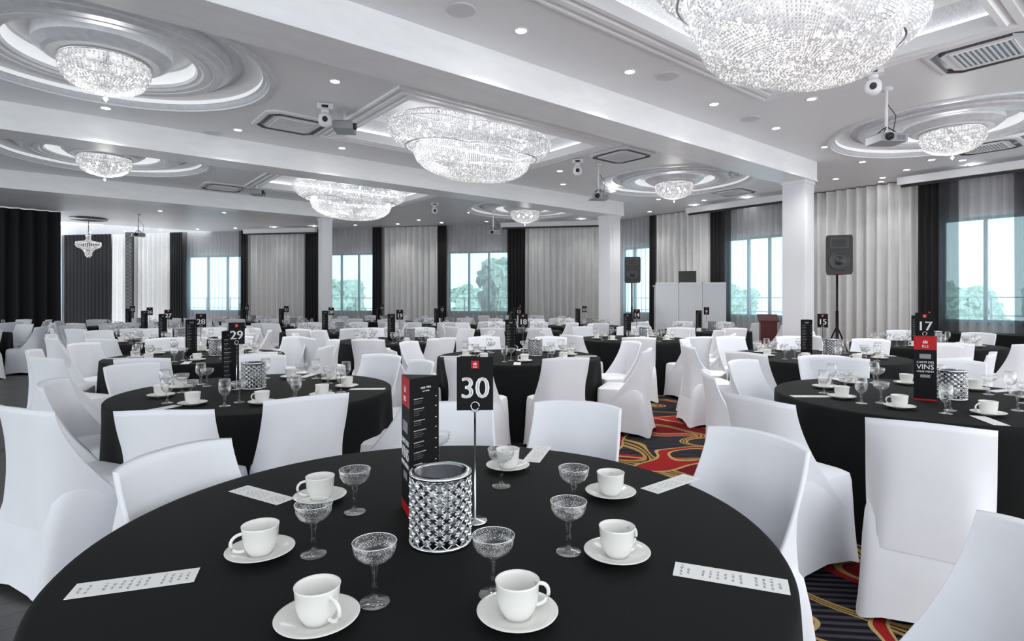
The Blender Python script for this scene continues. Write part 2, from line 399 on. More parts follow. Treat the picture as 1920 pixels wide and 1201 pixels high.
for T,a,c in((TR,-.5,14),(TL,0,25)):
    bb=B()
    for z in(1.02,1.42): bb.box((a,-1.55,z),(c,-1.51,z+.025),0,T)
    s=a
    while s<c: bb.box((s,-1.56,-.3),(s+.04,-1.52,1.45),0,T); s+=1.1
    obj('balcony_railing',bb.mesh('balcony_railing',[M['rail']]),label='thin grey metal balcony railing outside the windows',cat='railing')

def screenhouse(T,a,c,off,z=3.75):
    bb=B(); bb.box((a,off-.08,z-.02),(c,off+.08,z+.13),0); bb.box((a+.05,off-.02,z-.07),(c-.05,off+.02,z-.02),1)
    e=obj('projection_screen',bb.mesh('screen_housing',[M['white'],M['black']]),label='rolled-up projection screen in a long white ceiling housing',cat='projection screen',group='rolled-up projection screens')
    e.matrix_world=T
for T,a,c,off in((TR,8.4,13.5,.9),(TR,3.4,6.6,.9),(TL,.3,3.6,.9),(TL,10.2,13.0,.9)): 
    screenhouse(T,a,c,off)

# ---------------------------------------------------------------- outside trees
def foliage(seed,r):
    rnd=random.Random(seed); bm=bmesh.new()
    for k in range(34):
        m=Matrix.Translation((rnd.uniform(-r,r)*1.1,rnd.uniform(-r,r)*.5,rnd.uniform(-.4*r,.7*r)*(1)))@Matrix.Scale(rnd.uniform(.15,.32)*r,4)
        bmesh.ops.create_icosphere(bm,subdivisions=3,radius=1,matrix=m)
    for v in bm.verts: v.co+=Vector((rnd.uniform(-1,1),rnd.uniform(-1,1),rnd.uniform(-1,1)))*.10*r
    me=bpy.data.meshes.new('foliage'); bm.to_mesh(me); bm.free(); me.materials.append(M['leaf']); return me
fol=[foliage(k,1.6) for k in range(3)]
bt=B(); bt.tube([(0,0,-.8),(.05,0,.6),(0,.05,1.2)],[.16,.12,.07],8); trk=bt.mesh('trunk',[M['trunk']])
for T,ss in((TR,[(-2.5,12),(2.2,13),(6.2,13),(10.2,13),(14.4,13)]),(TL,[(3.9,7),(8.6,15),(13.2,15),(18,15),(23,15)])):
    for i,(s,d) in enumerate(ss):
        p=T@Vector((s,-d,-.2)); sc=.85+.3*random.random()
        if T is TL and s==3.9: sc=1.35
        e=empty('tree',p,random.random()*6,'pale green leafy tree outside the windows','tree','trees outside')
        e.scale=(sc,sc,sc)
        obj('foliage',fol[i%3],(0,0,1.0),parent=e); obj('trunk',trk,(0,0,0),parent=e)
# ---------------------------------------------------------------- chairs
def rr(hw,y0,y1,n,p=.22):
    out=[]; cy=(y0+y1)/2; hh=(y1-y0)/2
    for k in range(n):
        a=2*math.pi*k/n; c,s=math.cos(a),math.sin(a)
        out.append((hw*math.copysign(abs(c)**p,c),cy+hh*math.copysign(abs(s)**p,s),1-abs(math.sin(2*a))**.6))
    return out
def chair_parts():
    n=56; b=B()
    lv=[(0,.268,-.325,.258),(.08,.260,-.308,.250),(.2,.251,-.285,.242),(.33,.244,-.262,.238),(.43,.236,-.235,.236),(.465,.228,-.205,.230),(.48,.20,-.17,.2),(.484,.12,-.10,.12),(.484,.02,-.02,.02)]
    vs=[]
    for z,hw,y0,y1 in lv:
        for x,y,m in rr(hw,y0,y1,n):
            k=1-.04*m*max(0,1-z/.33); zz=z
            if z==0: zz=.045*m
            vs.append((x*k,y*k,zz))
    fs=[]
    for i in range(5):
        for k in range(n): k2=(k+1)%n; fs.append((i*n+k,i*n+k2,(i+1)*n+k2,(i+1)*n+k))
    b.add(vs[:6*n],fs,0,True); skirt=b
    b2=B(); vs2=vs[5*n:]; fs=[]
    for i in range(3):
        for k in range(n): k2=(k+1)%n; fs.append((i*n+k,i*n+k2,(i+1)*n+k2,(i+1)*n+k))
    fs.append(tuple(3*n+k for k in range(n)))
    b2.add(vs2,fs,0,True); seat=b2
    ns,nt=30,18; b3=B(); outer=[];inner=[]
    for j in range(nt+1):
        t=j/nt
        for i in range(ns+1):
            s=math.sin(math.pi/2*(-1+2*i/ns))
            ztop=.885-.014*abs(s)**2
            z=.31+t*(ztop-.31)
            hw=.224+.024*(1-t)**1.1+.004*t**6
            w=.060+.36*(1-t)**1.9
            ex=2.9+9*(1-t)**2
            x=hw*(1.05*s-.05*s**3)
            y=-.268-.035*t**1.1+.018*math.sin(math.pi*t)+w*abs(s)**ex
            outer.append((x,y,z)); 
            th=.030
            inner.append((x*(1-.05*abs(s)),y+th*(1-.6*abs(s)**4),z-(.006 if j==nt else 0)))
    N=ns+1; fs=[]
    for j in range(nt):
        for i in range(ns):
            a=j*N+i; fs.append((a,a+1,a+N+1,a+N)); o=len(outer); fs.append((o+a,o+a+N,o+a+N+1,o+a+1))
    o=len(outer)
    for i in range(ns): a=nt*N+i; fs.append((a,a+1,o+a+1,o+a))
    for j in range(nt):
        a=j*N; fs.append((a,a+N,o+a+N,o+a)); a=j*N+ns; fs.append((a,o+a,o+a+N,a+N))
    b3.add(outer+inner,fs,0,True)
    full=B()
    for q in(skirt,seat,b3): full.add(q.v,q.f,0,True)
    return [q.mesh(nm,[M['chair']]) for q,nm in((skirt,'cover_skirt'),(seat,'seat'),(b3,'backrest'),(full,'banquet_chair'))]
SK,ST,BK,FULL=chair_parts()
CL='banquet chair in a white stretch cover at a black-clothed table'
CG='white covered banquet chairs'
def chair(x,y,face,near=False,label=CL):
    rz=face-math.pi/2
    if near:
        e=empty('banquet_chair',(x,y,0),rz,label,'chair',CG)
        obj('cover_skirt',SK,parent=e); obj('seat',ST,parent=e); obj('backrest',BK,parent=e)
    else: obj('banquet_chair',FULL,(x,y,0),rz,None,label,'chair',CG)
def chair_back(bx,by,tx,ty,near=True,da=0,label=CL):
    a=math.atan2(ty-by,tx-bx)+da
    chair(bx+.29*math.cos(a),by+.29*math.sin(a),a,near,label)

# ---------------------------------------------------------------- tables
def table_mesh(seed):
    rnd=random.Random(seed); n=144; b=B(); vs=[];fs=[]
    ph=[rnd.uniform(0,6.28) for _ in range(4)]
    lv=[(.75,.0,0),(.75,.90,0),(.748,.912,0),(.742,.918,.02),(.70,.920,.10),(.55,.920,.45),(.3,.925,.8),(.005,.93,1)]
    for z,r,f in lv:
        for k in range(n):
            a=2*math.pi*k/n
            w=(math.sin(13*a+ph[0]+.8*math.sin(2*a+ph[1]))*.022+math.sin(21*a+ph[2])*.012)
            rr_=(r+f*w) if r>0 else .001
            vs.append((rr_*math.cos(a),rr_*math.sin(a),z))
    for i in range(len(lv)-1):
        for k in range(n): k2=(k+1)%n; fs.append((i*n+k,i*n+k2,(i+1)*n+k2,(i+1)*n+k))
    return mesh('tablecloth',vs,[tuple(reversed(f)) for f in fs],M['cloth'],smooth=True)
TM=[table_mesh(k) for k in range(3)]
bb=B(); bb.rev([(.001,.745),(.9,.745),(.9,.715),(.001,.715)],64,sm=False); 
for k in range(4):
    a=k*math.pi/2; bb.tube([(.5*math.cos(a),.5*math.sin(a),.715),(.5*math.cos(a),.5*math.sin(a),0.0)],.016,8)
TT=bb.mesh('tabletop',[M['dchrome']])

# ---------------------------------------------------------------- tableware meshes
def cup_meshes():
    b=B(); b.rev([(.001,.004),(.024,.004),(.026,0),(.028,.0),(.031,.008),(.038,.020),(.042,.036),(.0445,.068),(.0455,.072),(.0435,.0725),(.041,.066),(.0385,.036),(.034,.02),(.02,.010),(.001,.009)],40)
    body=b.mesh('cup',[M['porc']])
    h=B(); pts=[]
    for k in range(13):
        t=k/12; a=math.radians(100-200*t)
        pts.append((.040+.029*max(0,math.cos(a))**.8+ (0 if 0<k<12 else -.002),0,.036+.022*math.sin(a)))
    h.tube(pts,.0042,8); han=h.mesh('handle',[M['porc']])
    f=B(); f.add(b.v,b.f,0,True); f.add(h.v,h.f,0,True)
    return body,han,f.mesh('cup',[M['porc']])
CUP,HAN,CUPF=cup_meshes()
b=B(); b.rev([(.001,.003),(.030,.003),(.034,0),(.038,.001),(.050,.006),(.068,.013),(.082,.018),(.083,.0195),(.080,.0200),(.066,.0155),(.048,.009),(.034,.0065),(.001,.006)],48); SAU=b.mesh('saucer',[M['porc']])
CP=[(.0005,0),(.031,0),(.033,.0015),(.030,.004),(.012,.008),(.006,.014),(.0048,.03),(.0075,.036),(.0048,.042),(.0045,.062),(.008,.072),(.006,.078),(.02,.086),(.036,.096),(.044,.110),(.047,.130),(.0462,.1305),(.0425,.111),(.035,.0985),(.02,.089),(.0005,.084)]
b=B(); b.rev(CP,32); b.tube([(.0466*math.cos(k*math.pi/16),.0466*math.sin(k*math.pi/16),.1305) for k in range(32)],.0009,5,1,True); COUPE=b.mesh('coupe_glass',[M['glass'],M['rim']])
def fluted():
    n=48; vs=[];fs=[]
    for i,(r,z) in enumerate(CP):
        for k in range(n):
            a=2*math.pi*k/n; q=1+(.10*math.cos(a*6) if 4<i<=10 else 0)
            vs.append((r*q*math.cos(a),r*q*math.sin(a),z))
    for i in range(len(CP)-1):
        for k in range(n): k2=(k+1)%n; fs.append((i*n+k,i*n+k2,(i+1)*n+k2,(i+1)*n+k))
    b=B(); b.add(vs,fs,0,True)
    b.tube([(.0466*math.cos(k*math.pi/20),.0466*math.sin(k*math.pi/20),.1305) for k in range(40)],.0008,6,1,True)
    return b.mesh('coupe_glass',[M['eglass'],M['rim']])
COUPEN=fluted()
b=B(); b.rev([(.001,0),(.032,0),(.034,.0015),(.030,.004),(.010,.008),(.006,.016),(.0045,.04),(.008,.05),(.0055,.058),(.018,.068),(.031,.085),(.036,.105),(.035,.135),(.0315,.162),(.0305,.1625),(.033,.135),(.034,.105),(.029,.087),(.016,.071),(.001,.066)],28)
b.tube([(.031*math.cos(k*math.pi/12),.031*math.sin(k*math.pi/12),.1625) for k in range(24)],.0009,5,1,True)
GOB=b.mesh('wine_glass',[M['glass'],M['rim']])
def card_mesh(seed):
    rnd=random.Random(seed); b=B(); b.box((-.125,-.036,0),(.125,.036,.0012),0)
    for k in range(14):
        x=-.108+k*.0165
        if k in(2,9): continue
        L=rnd.uniform(.030,.060)
        pts=[];n=int(L/.0018); y0=-L/2
        for i in range(n):
            pts.append((x+ .0030*math.sin(i*2.1+rnd.uniform(-.5,.5))+rnd.uniform(-.001,.001),y0+i*.0018,.0016))
        vs=[];fs=[]
        for p in pts: vs+= [(p[0]-.0008,p[1]-.0006,p[2]),(p[0]+.0008,p[1]+.0006,p[2])]
        for i in range(n-1):
            if i%9 in(7,8): continue
            fs.append((2*i,2*i+1,2*i+3,2*i+2))
        b.add(vs,fs,1)
    return b.mesh('menu_card',[M['paper'],M['dink']])
CARD=[card_mesh(k) for k in range(3)]
def candle_holder():
    R=.080; H=.185
    b=B(); b.rev([(.001,.004),(R-.010,.004),(R-.010,H),(R-.013,H),(R-.013,.01),(.001,.01)],40); gl=b.mesh('glass_cylinder',[M['dchrome']])
    b=B(); b.rev([(R-.012,0),(R+.004,0),(R+.005,.004),(R+.004,.009),(R-.012,.009),(R-.012,0)],40)
    b.rev([(R-.012,H-.006),(R+.003,H-.006),(R+.004,H),(R+.003,H+.004),(R-.012,H+.004),(R-.012,H-.006)],40)
    NA=14; NR=6; dz=(H-.015)/NR
    for s in(1,-1):
        for k in range(NA):
            pts=[]
            for i in range(NR*2+1):
                z=.008+i*dz/2; a=2*math.pi*(k+s*i*.5)/NA
                pts.append(((R+.001)*math.cos(a),(R+.001)*math.sin(a),z))
            b.tube(pts,.0017,5)
    fr=b.mesh('lattice_frame',[M['chrome']])
    b=B()
    for j in range(NR*2-1):
        z=.008+(j+1)*dz/2
        for k in range(NA):
            a=2*math.pi*(k+(0 if j%2 else .5))/NA
            c=Vector((math.cos(a),math.sin(a),0)); t=Vector((-math.sin(a),math.cos(a),0)); zz=Vector((0,0,1))
            o=c*(R-.003)+zz*z; r=.0115
            ring=[];top=[]
            for q in range(8):
                an=q*math.pi/4; ring.append(o+t*r*1.15*math.cos(an)*(1 if q%2==0 else .8)+zz*r*.95*math.sin(an)*(1 if q%2==0 else .8)); top.append(o+c*.007+t*r*.5*math.cos(an)+zz*r*.5*math.sin(an))
            fs=[(q,(q+1)%8,8+(q+1)%8,8+q) for q in range(8)]+[tuple(range(8,16))]
            b.add(ring+top,fs,0)
    cr=b.mesh('crystals',[M['gem']])
    return gl,fr,cr
GL,FR,CR=candle_holder()
def put_candle(x,y,rz):
    e=empty('candle_holder',(x,y,.751),rz,'cylindrical chrome candle holder studded with clear crystals','candle holder','crystal candle holders')
    obj('cup_liner',GL,parent=e); obj('lattice_frame',FR,parent=e); o=obj('crystals',CR,parent=e); o['kind']='stuff'
bs=B(); bs.rev([(.001,0),(.036,0),(.037,.003),(.034,.006),(.006,.009),(.004,.012)],28); BASE=bs.mesh('base',[M['chrome']])
def crown(b,x,y,z,s,mi,T=None):
    f=lambda p:(T@Vector(p)) if T else p
    for k in(-1,0,1):
        b.add([f((x+k*s*.5-s*.22,y,z)),f((x+k*s*.5+s*.22,y,z)),f((x+k*s*.62,y,z+s*(.9 if k else 1.2)))],[(0,1,2)],mi)
    b.box((x-s*.8,y-.0002,z-s*.35),(x+s*.8,y+.0002,z-s*.12),mi,T)
def number_stand(x,y,rz,num,hgt=.33):
    e=empty('table_number_stand',(x,y,.751),rz,'chrome stand holding a black table number card reading %s'%num,'table number','table number stands')
    obj('base',BASE,parent=e)
    r=B(); r.tube([(0,0,.006),(0,0,hgt-.01)],.003,8); 
    r.tube([(.018*math.cos(a),0,hgt+.008+.018*math.sin(a)) for a in [k*2*math.pi/20 for k in range(20)]],.0018,6,closed=True)
    r.tube([(.012*math.cos(a),-.008,hgt+.008+.012*math.sin(a)) for a in [k*2*math.pi/20 for k in range(20)]],.0018,6,closed=True)
    obj('rod',r.mesh('rod',[M['chrome']]),parent=e)
    p=B(); z0=hgt-.005; p.box((-.053,-.0035,z0),(.053,-.0015,z0+.155),0)
    p.box((-.011,-.0042,z0+.122),(.011,-.0036,z0+.144),1)
    crown(p,0,-.0046,z0+.134,.006,2)
    merge_text(p,text_mesh('RLS',.007,M['ink']),(0,-.0048,z0+.126),2)
    t=text_mesh(str(num),.086,M['ink']); merge_text(p,t,(-.0015,-.0042,z0+.062),2); merge_text(p,t,(.0015,-.0042,z0+.062),2)
    obj('number_card',p.mesh('number_card',[M['blackcard'],M['red'],M['ink']]),parent=e)
def tower_mesh(kinds,crest=True):
    w=.060; H=.412; b=B(); d=w*math.sqrt(3); ap=d/3
    tri=[(-w,0),(w,0),(0,d)]
    vs=[(x,y-ap,0) for x,y in tri]+[(x,y-ap,H) for x,y in tri]
    b.add(vs,[(0,1,4,3),(1,2,5,4),(2,0,3,5),(2,1,0),(3,4,5)],0)
    for fi,kind in enumerate(kinds):
        T=Matrix.Rotation(fi*2*math.pi/3,4,'Z')@Matrix.Translation((0,-ap,0)); y=-.0012
        if kind=='cover' and crest: b.box((-w+.001,-.0008,0),(w-.001,-.0001,.011),1,T)
        if kind=='list':
            merge_text(b,text_mesh('nos vins',.013,M['ink']),(.004,y,H-.030),2,T)
            merge_text(b,text_mesh('our wines',.007,M['ink']),(.004,y,H-.041),2,T)
            z=H-.062; rnd=random.Random(3)
            for sec in range(9):
                xx=-.044; e_=-.044+rnd.uniform(.030,.048)
                while xx<e_:
                    b.box((xx,y-.0003,z-.0011),(xx+.0020,y,z+.0011),2,T); xx+=.0038
                b.box((.043,y-.0003,z-.0010),(.049,y,z+.0010),2,T)
                z-=.007
                for k in range(2+sec%2):
                    xx=-.044; e_=-.044+rnd.uniform(.02,.045)
                    while xx<e_:
                        b.box((xx,y-.0003,z-.0007),(xx+.0017,y,z+.0007),3,T); xx+=.0032
                    z-=.0058
                z-=.011
        else:
            if crest:
                b.box((-w+.001,-.0008,H-.088),(w-.001,-.0002,H-.001),1,T); crown(b,0,y-.0008,H-.040,.016,2,T)
                merge_text(b,text_mesh('RLS',.022,M['ink']),(0,y-.001,H-.066),2,T)
            zc=.205 if kind=='cover' else .17; q=1.15 if kind=='cover' else 1.35
            b.box((-.026*q,y,zc+.055*q),(.026*q,y+.0006,zc+.080*q),3,T)
            merge_text(b,text_mesh('CARTE DES',.0155*q,M['ink']),(0,y-.0005,zc+.034*q),2,T)
            merge_text(b,text_mesh('VINS',.038*q,M['ink']),(0,y-.0005,zc+.008*q),2,T)
            merge_text(b,text_mesh('WINE MENU',.014*q,M['ink']),(0,y-.0005,zc-.017*q),2,T)
            b.box((-.026,y,zc-.050*q),(.026,y+.0006,zc-.034*q),3,T)
            if kind=='low': b.box((-w+.001,-.0008,0),(w-.001,-.0001,.03),1,T)
    return b.mesh('wine_menu',[M['blackcard'],M['red'],M['ink'],M['gink']])
TWL,TWC,TWP=tower_mesh(['list','low','low']),tower_mesh(['cover','list','list']),tower_mesh(['list','list','cover'],False)
def tower(x,y,rz,kind='cover'):
    obj('wine_menu',{'list':TWL,'cover':TWC,'plain':TWP}[kind],(x,y,.751),rz,None,'tall black triangular wine menu reading CARTE DES VINS','menu','wine menus standing on tables')
def put_cup(x,y,rz,near=False):
    obj('saucer',SAU,(x,y,.751),0,None,'round white porcelain saucer under a coffee cup','saucer','white saucers')
    if near:
        c=obj('coffee_cup',CUP,(x,y,.7578),rz,None,'white porcelain coffee cup on its saucer','cup','white coffee cups')
        obj('handle',HAN,parent=c)
    else: obj('coffee_cup',CUPF,(x,y,.7578),rz,None,'white porcelain coffee cup on its saucer','cup','white coffee cups')
def put(me,nm,x,y,label,cat,group): obj(nm,me,(x,y,.751),0,None,label,cat,group)
def coupe(x,y,near=False): put(COUPEN if near else COUPE,'coupe_glass',x,y,'short-stemmed clear champagne coupe, empty','glass','champagne coupes')
def goblet(x,y): put(GOB,'wine_glass',x,y,'clear stemmed wine glass, empty','glass','wine glasses')
def card(x,y,a,k=0): obj('menu_card',CARD[k%3],(x,y,.751),a,None,'narrow white menu card with handwritten lines lying flat','menu card','white menu cards')
def table(x,y,k=0):
    e=empty('banquet_table',(x,y,0),random.random()*6,'round banquet table under a floor-length black cloth','table','round banquet tables')
    obj('tablecloth',TM[k%3],parent=e); obj('tabletop',TT,parent=e)
def setting(x,y,num,n=8,level=1,off=0.2,centre=True,near=False):
    rnd=random.Random(num*13+int(x*10))
    fa=math.atan2(x,y)
    for k in range(n):
        a=off+2*math.pi*k/n+rnd.uniform(-.06,.06)
        px=lambda r,da=0:(x+r*math.cos(a+da),y+r*math.sin(a+da))
        put_cup(*px(.60,.12),a+rnd.uniform(1,2.2)-math.pi,near)
        coupe(*px(.50,-.14),near)
        goblet(*px(.62,-.22))
        if level>=2 and k%2==0: card(*px(.76,.0),a,k)
    if centre:
        number_stand(x+.05,y-.03,-fa,num)
        tower(x-.09,y+.04,-fa+rnd.uniform(-.3,.3),'plain')
        put_candle(x+.19,y+.05,0)

# ---- front table
T1=(-.208,1.62); table(*T1,0)
for i,(x,y,a) in enumerate([(-.619,1.835,math.radians(195)),(-.637,1.44,math.radians(215)),(-.389,1.137,math.radians(-35)),(.011,1.156,math.radians(20)),(.264,1.43,math.radians(35)),(.325,1.875,math.radians(75)),(-.016,2.17,math.radians(120))]): put_cup(x,y,a,True)
for x,y in[(-.479,1.734),(-.504,1.445),(-.294,1.217),(-.041,1.25),(.145,1.46),(.19,1.75),(-.037,1.97),(-.285,2.2)]: coupe(x,y,True)
for i,(x,y,a) in enumerate([(-.83,1.885,math.atan2(-.123,.209)),(-.86,1.30,math.atan2(.073,.22)),(.507,1.325,math.atan2(-.087,.225)),(.56,2.0,math.atan2(.179,.22)),(.107,2.385,math.atan2(.253,.068))]): card(x,y,a,i)
put_candle(-.192,1.53,.1)
number_stand(-.108,1.66,math.radians(4),30)
tower(-.292,1.745,math.radians(52),'list')
chair_back(-1.19,1.97,*T1); chair_back(-.32,2.86,*T1); chair_back(.34,2.88,*T1); chair_back(.97,2.2,*T1,da=.05); chair_back(1.20,1.20,*T1,da=.22)
# ---- table 29
T=(-1.8,4.06); table(*T,1); setting(*T,29,9,2,.1,False,True)
number_stand(-1.975,4.08,.42,29); tower(-2.10,4.22,.75,'plain'); put_candle(-1.88,4.14,0)
for x,y in[(-1.08,3.05),(-1.65,2.66),(-2.38,2.72),(-2.95,3.6),(-3.1,4.6),(-2.35,5.3),(-1.2,5.35),(-.72,4.8),(-.55,3.8)]: chair_back(x,y,*T)
# ---- table 17
T=(2.75,3.77); table(*T,2); setting(*T,17,9,2,.3,False,True)
number_stand(2.80,3.86,-.6,17,.405); tower(2.655,3.66,-.55); put_candle(2.86,3.70,0)
for x,y in[(1.74,2.38),(1.27,3.02),(1.38,4.1),(1.93,4.85),(2.85,5.25),(3.8,4.9)]: chair_back(x,y,*T)
# ---- table 18
T=(.075,6.47); table(*T,0); setting(*T,18,8,2,.0)
for x,y in[(.5,5.05),(-.42,5.05),(1.45,5.95),(1.5,6.95),(-1.3,5.95),(-1.3,6.95),(.55,7.88),(-.4,7.88)]: chair_back(x,y,*T)
# ---- others
SPK=[(5.4,9.45),(3.0,14.25)]
others=[(6.77,2.85,15,2),(1.3,7.3,28,2),(1.4,10.35,27,1),(4.2,8.05,19,1),(7.35,5.95,14,1),(7.4,9.0,13,1),(9.65,2.6,8,1),(10.4,6.6,9,1),
(4.3,11.1,20,0),(1.5,13.4,26,0),(7.5,12.1,12,0),(9.95,9.6,10,0),(4.4,14.2,21,0),(1.5,16.5,25,0),(7.4,15.2,22,0),(4.3,17.4,23,0),(10.6,12.8,11,0),(-1.5,18.0,24,0),(-1.5,14.6,31,0)]
placed=[]
tabs=[T1,(-1.8,4.06),(2.75,3.77),(.075,6.47)]+[W(o[0],o[1]) for o in others]
for i,(u,v,num,lev) in enumerate(others):
    x,y=W(u,v); table(x,y,i); setting(x,y,num,8,lev,i*.37)
    n=10
    for k in range(n):
        a=2*math.pi*k/n+i*.5+random.uniform(-.05,.05); r=1.22+random.uniform(0,.05)
        cx,cy=x+r*math.cos(a),y+r*math.sin(a)
        if abs(cx)/max(cy,.1)>1.0 or cy<2: continue
        if any(math.hypot(cx-W(c[0],c[1])[0],cy-W(c[0],c[1])[1])<.68 for c in COLS): continue
        if any(math.hypot(cx-c[0],cy-c[1])<.60 for c in SPK): continue
        if any(math.hypot(cx-c[0],cy-c[1])<.48 for c in placed): continue
        if any(math.hypot(cx-c[0],cy-c[1])<1.17 for c in tabs): continue
        if (Vector((cx,cy,0))-TL.translation).dot(Vector((-.189,-.982,0)))<.6: continue
        placed.append((cx,cy))
        chair(cx,cy,a+math.pi+random.uniform(-.12,.12),False)

# ---------------------------------------------------------------- chandeliers
def outline(circs,n):
    pts=[]
    for k in range(n*6):
        a=2*math.pi*k/(n*6); d=Vector((math.cos(a),math.sin(a))); best=0
        for cx,cy,r in circs:
            bq=d.x*cx+d.y*cy; disc=r*r-(cx*cx+cy*cy-bq*bq)
            if disc>=0: best=max(best,bq+math.sqrt(disc))
        pts.append((d.x*best,d.y*best))
    L=[0]
    for i in range(len(pts)): 
        q=pts[(i+1)%len(pts)]; L.append(L[-1]+math.hypot(q[0]-pts[i][0],q[1]-pts[i][1]))
    out=[];j=0
    for k in range(n):
        t=L[-1]*k/n
        while L[j+1]<t: j+=1
        f=(t-L[j])/(L[j+1]-L[j]); p,q=pts[j],pts[(j+1)%len(pts)]; out.append((p[0]+(q[0]-p[0])*f,p[1]+(q[1]-p[1])*f))
    return out
def drape(b,circs,prof,sp=.045,r=.017,dz=.036):
    per=0; o=outline(circs,200)
    for i in range(200): per+=math.hypot(o[i][0]-o[i-1][0],o[i][1]-o[i-1][1])
    n=int(per/sp)//4*4; o=outline(circs,n)
    seg=[0]
    for i in range(1,len(prof)): seg.append(seg[-1]+math.hypot((prof[i][0]-prof[i-1][0])*.9,prof[i][1]-prof[i-1][1]))
    m=int(seg[-1]/dz)
    for j in range(m+1):
        t=seg[-1]*j/m; i=0
        while i<len(seg)-2 and seg[i+1]<t: i+=1
        f=(t-seg[i])/(seg[i+1]-seg[i]); s=prof[i][0]+(prof[i+1][0]-prof[i][0])*f; z=prof[i][1]+(prof[i+1][1]-prof[i][1])*f
        if s<.03: continue
        step=1 if s>.5 else (2 if s>.2 else 4)
        for k in range(0,n,step):
            b.octa((o[k][0]*s,o[k][1]*s,z),r,r*1.1)
def scale_ring(b,circs,s,z,r,mi=0):
    o=outline(circs,80); b.tube([(x*s,y*s,z) for x,y in o],r,6,mi,closed=True)
big=[(0,0,.90),(.86,0,.68),(-.86,0,.68)]
low=[(0,0,.80),(.60,0,.55),(-.60,0,.55)]
bb=B()
drape(bb,big,[(.84,.02),(.96,-.02),(1.0,-.10),(.98,-.20),(.91,-.30),(.78,-.38)],.037,.0125,.029)
drape(bb,low,[(.93,-.34),(.95,-.44),(.90,-.56),(.78,-.66),(.6,-.73),(.35,-.77),(.05,-.78)],.037,.0125,.029)
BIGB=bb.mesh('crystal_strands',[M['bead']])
fr=B(); scale_ring(fr,big,.86,0.03,.018); scale_ring(fr,big,.80,-.37,.014); scale_ring(fr,low,.93,-.34,.014); scale_ring(fr,big,1.0,-.10,.008)
for x in(-.7,0,.7): fr.tube([(x,0,.02),(x,0,.20)],.02,8)
fr.tube([(-1.2,0,.02),(1.2,0,.02)],.012,6); fr.tube([(0,-.7,.02),(0,.7,.02)],.012,6)
BIGF=fr.mesh('metal_frame',[M['chrome']])
bl=B(); bl.rev([(.001,-.155),(.018,-.148),(.024,-.13),(.018,-.112),(.008,-.10)],10); BULB=bl.mesh('bulb',[M['bulb']])
def plight(x,y,z,e,r=.15,col=(1,.98,.95)):
    l=bpy.data.lights.new('lamp','POINT'); l.energy=e; l.shadow_soft_size=r; l.color=col
    o=bpy.data.objects.new('lamp_light',l); o.location=(x,y,z); COL.objects.link(o); return o
for i,(u,v) in enumerate(COF):
    sc=(1.07,.94,.86)[i]
    p=W(u,v); e=empty('chandelier',(*p,CZ+(.21,.14,.06)[i]),AU,'large oval three-lobed crystal chandelier hanging in a ceiling coffer','chandelier','large oval chandeliers')
    e.scale=(sc,sc,1)
    o=obj('crystal_strands',BIGB,parent=e); o['kind']='stuff'
    obj('metal_frame',BIGF,parent=e)
    for k in range(16):
        a=2*math.pi*k/16; obj('bulb',BULB,(1.05*math.cos(a),.5*math.sin(a),0),parent=e)
    for k in range(6):
        a=2*math.pi*k/6; obj('bulb',BULB,(.6*math.cos(a),.25*math.sin(a),-.32),parent=e)
    for s in(-.8,0,.8):
        q=W(u+s,v); plight(q[0],q[1],CZ-.36,15,.2)
rd=[(0,0,.40)]
bb=B(); drape(bb,rd,[(1.0,0),(1.03,-.05),(1.0,-.12),(.88,-.20),(.65,-.26),(.3,-.30),(.05,-.32)],.038,.0125,.030)
bb.octa((0,0,-.37),.03,.04)
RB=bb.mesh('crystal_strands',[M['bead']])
fr=B(); scale_ring(fr,rd,1.0,.01,.014); fr.tube([(-.39,0,.01),(.39,0,.01)],.008,6); fr.tube([(0,-.39,.01),(0,.39,.01)],.008,6); fr.tube([(0,0,0),(0,0,.02)],.05,12)
RF=fr.mesh('metal_frame',[M['chrome']])
for u,v in DOMES:
    p=W(u,v); e=empty('chandelier',(*p,CZ-.045),AU,'small round crystal bowl chandelier in a ringed ceiling recess','chandelier','small round chandeliers')
    o=obj('crystal_strands',RB,parent=e); o['kind']='stuff'
    obj('metal_frame',RF,parent=e)
    for k in range(6):
        a=math.pi*k/3; obj('bulb',BULB,(.22*math.cos(a),.22*math.sin(a),.0),parent=e)
    plight(*p,CZ-.55,11,.12)
e=empty('pendant_chandelier',(-13.4,18.0,0),0,'small crystal pendant chandelier on a mirrored ceiling plate','chandelier')
b=B(); b.rev([(.001,CZ),(.5,CZ),(.5,CZ-.05),(.001,CZ-.05)],40); b.tube([(0,0,CZ),(0,0,2.7)],.012,6); obj('ceiling_plate',b.mesh('plate',[M['dchrome']]),parent=e)
b=B(); drape(b,[(0,0,.33)],[(.15,3.5),(.22,3.40),(.15,3.3),(.3,3.22),(1,3.18),(1.02,3.10),(.9,3.04),(.5,2.98),(.3,2.88),(.25,2.78),(.1,2.72)],.05,.017,.04)
o=obj('crystal_strands',b.mesh('strands',[M['bead']]),parent=e); o['kind']='stuff'

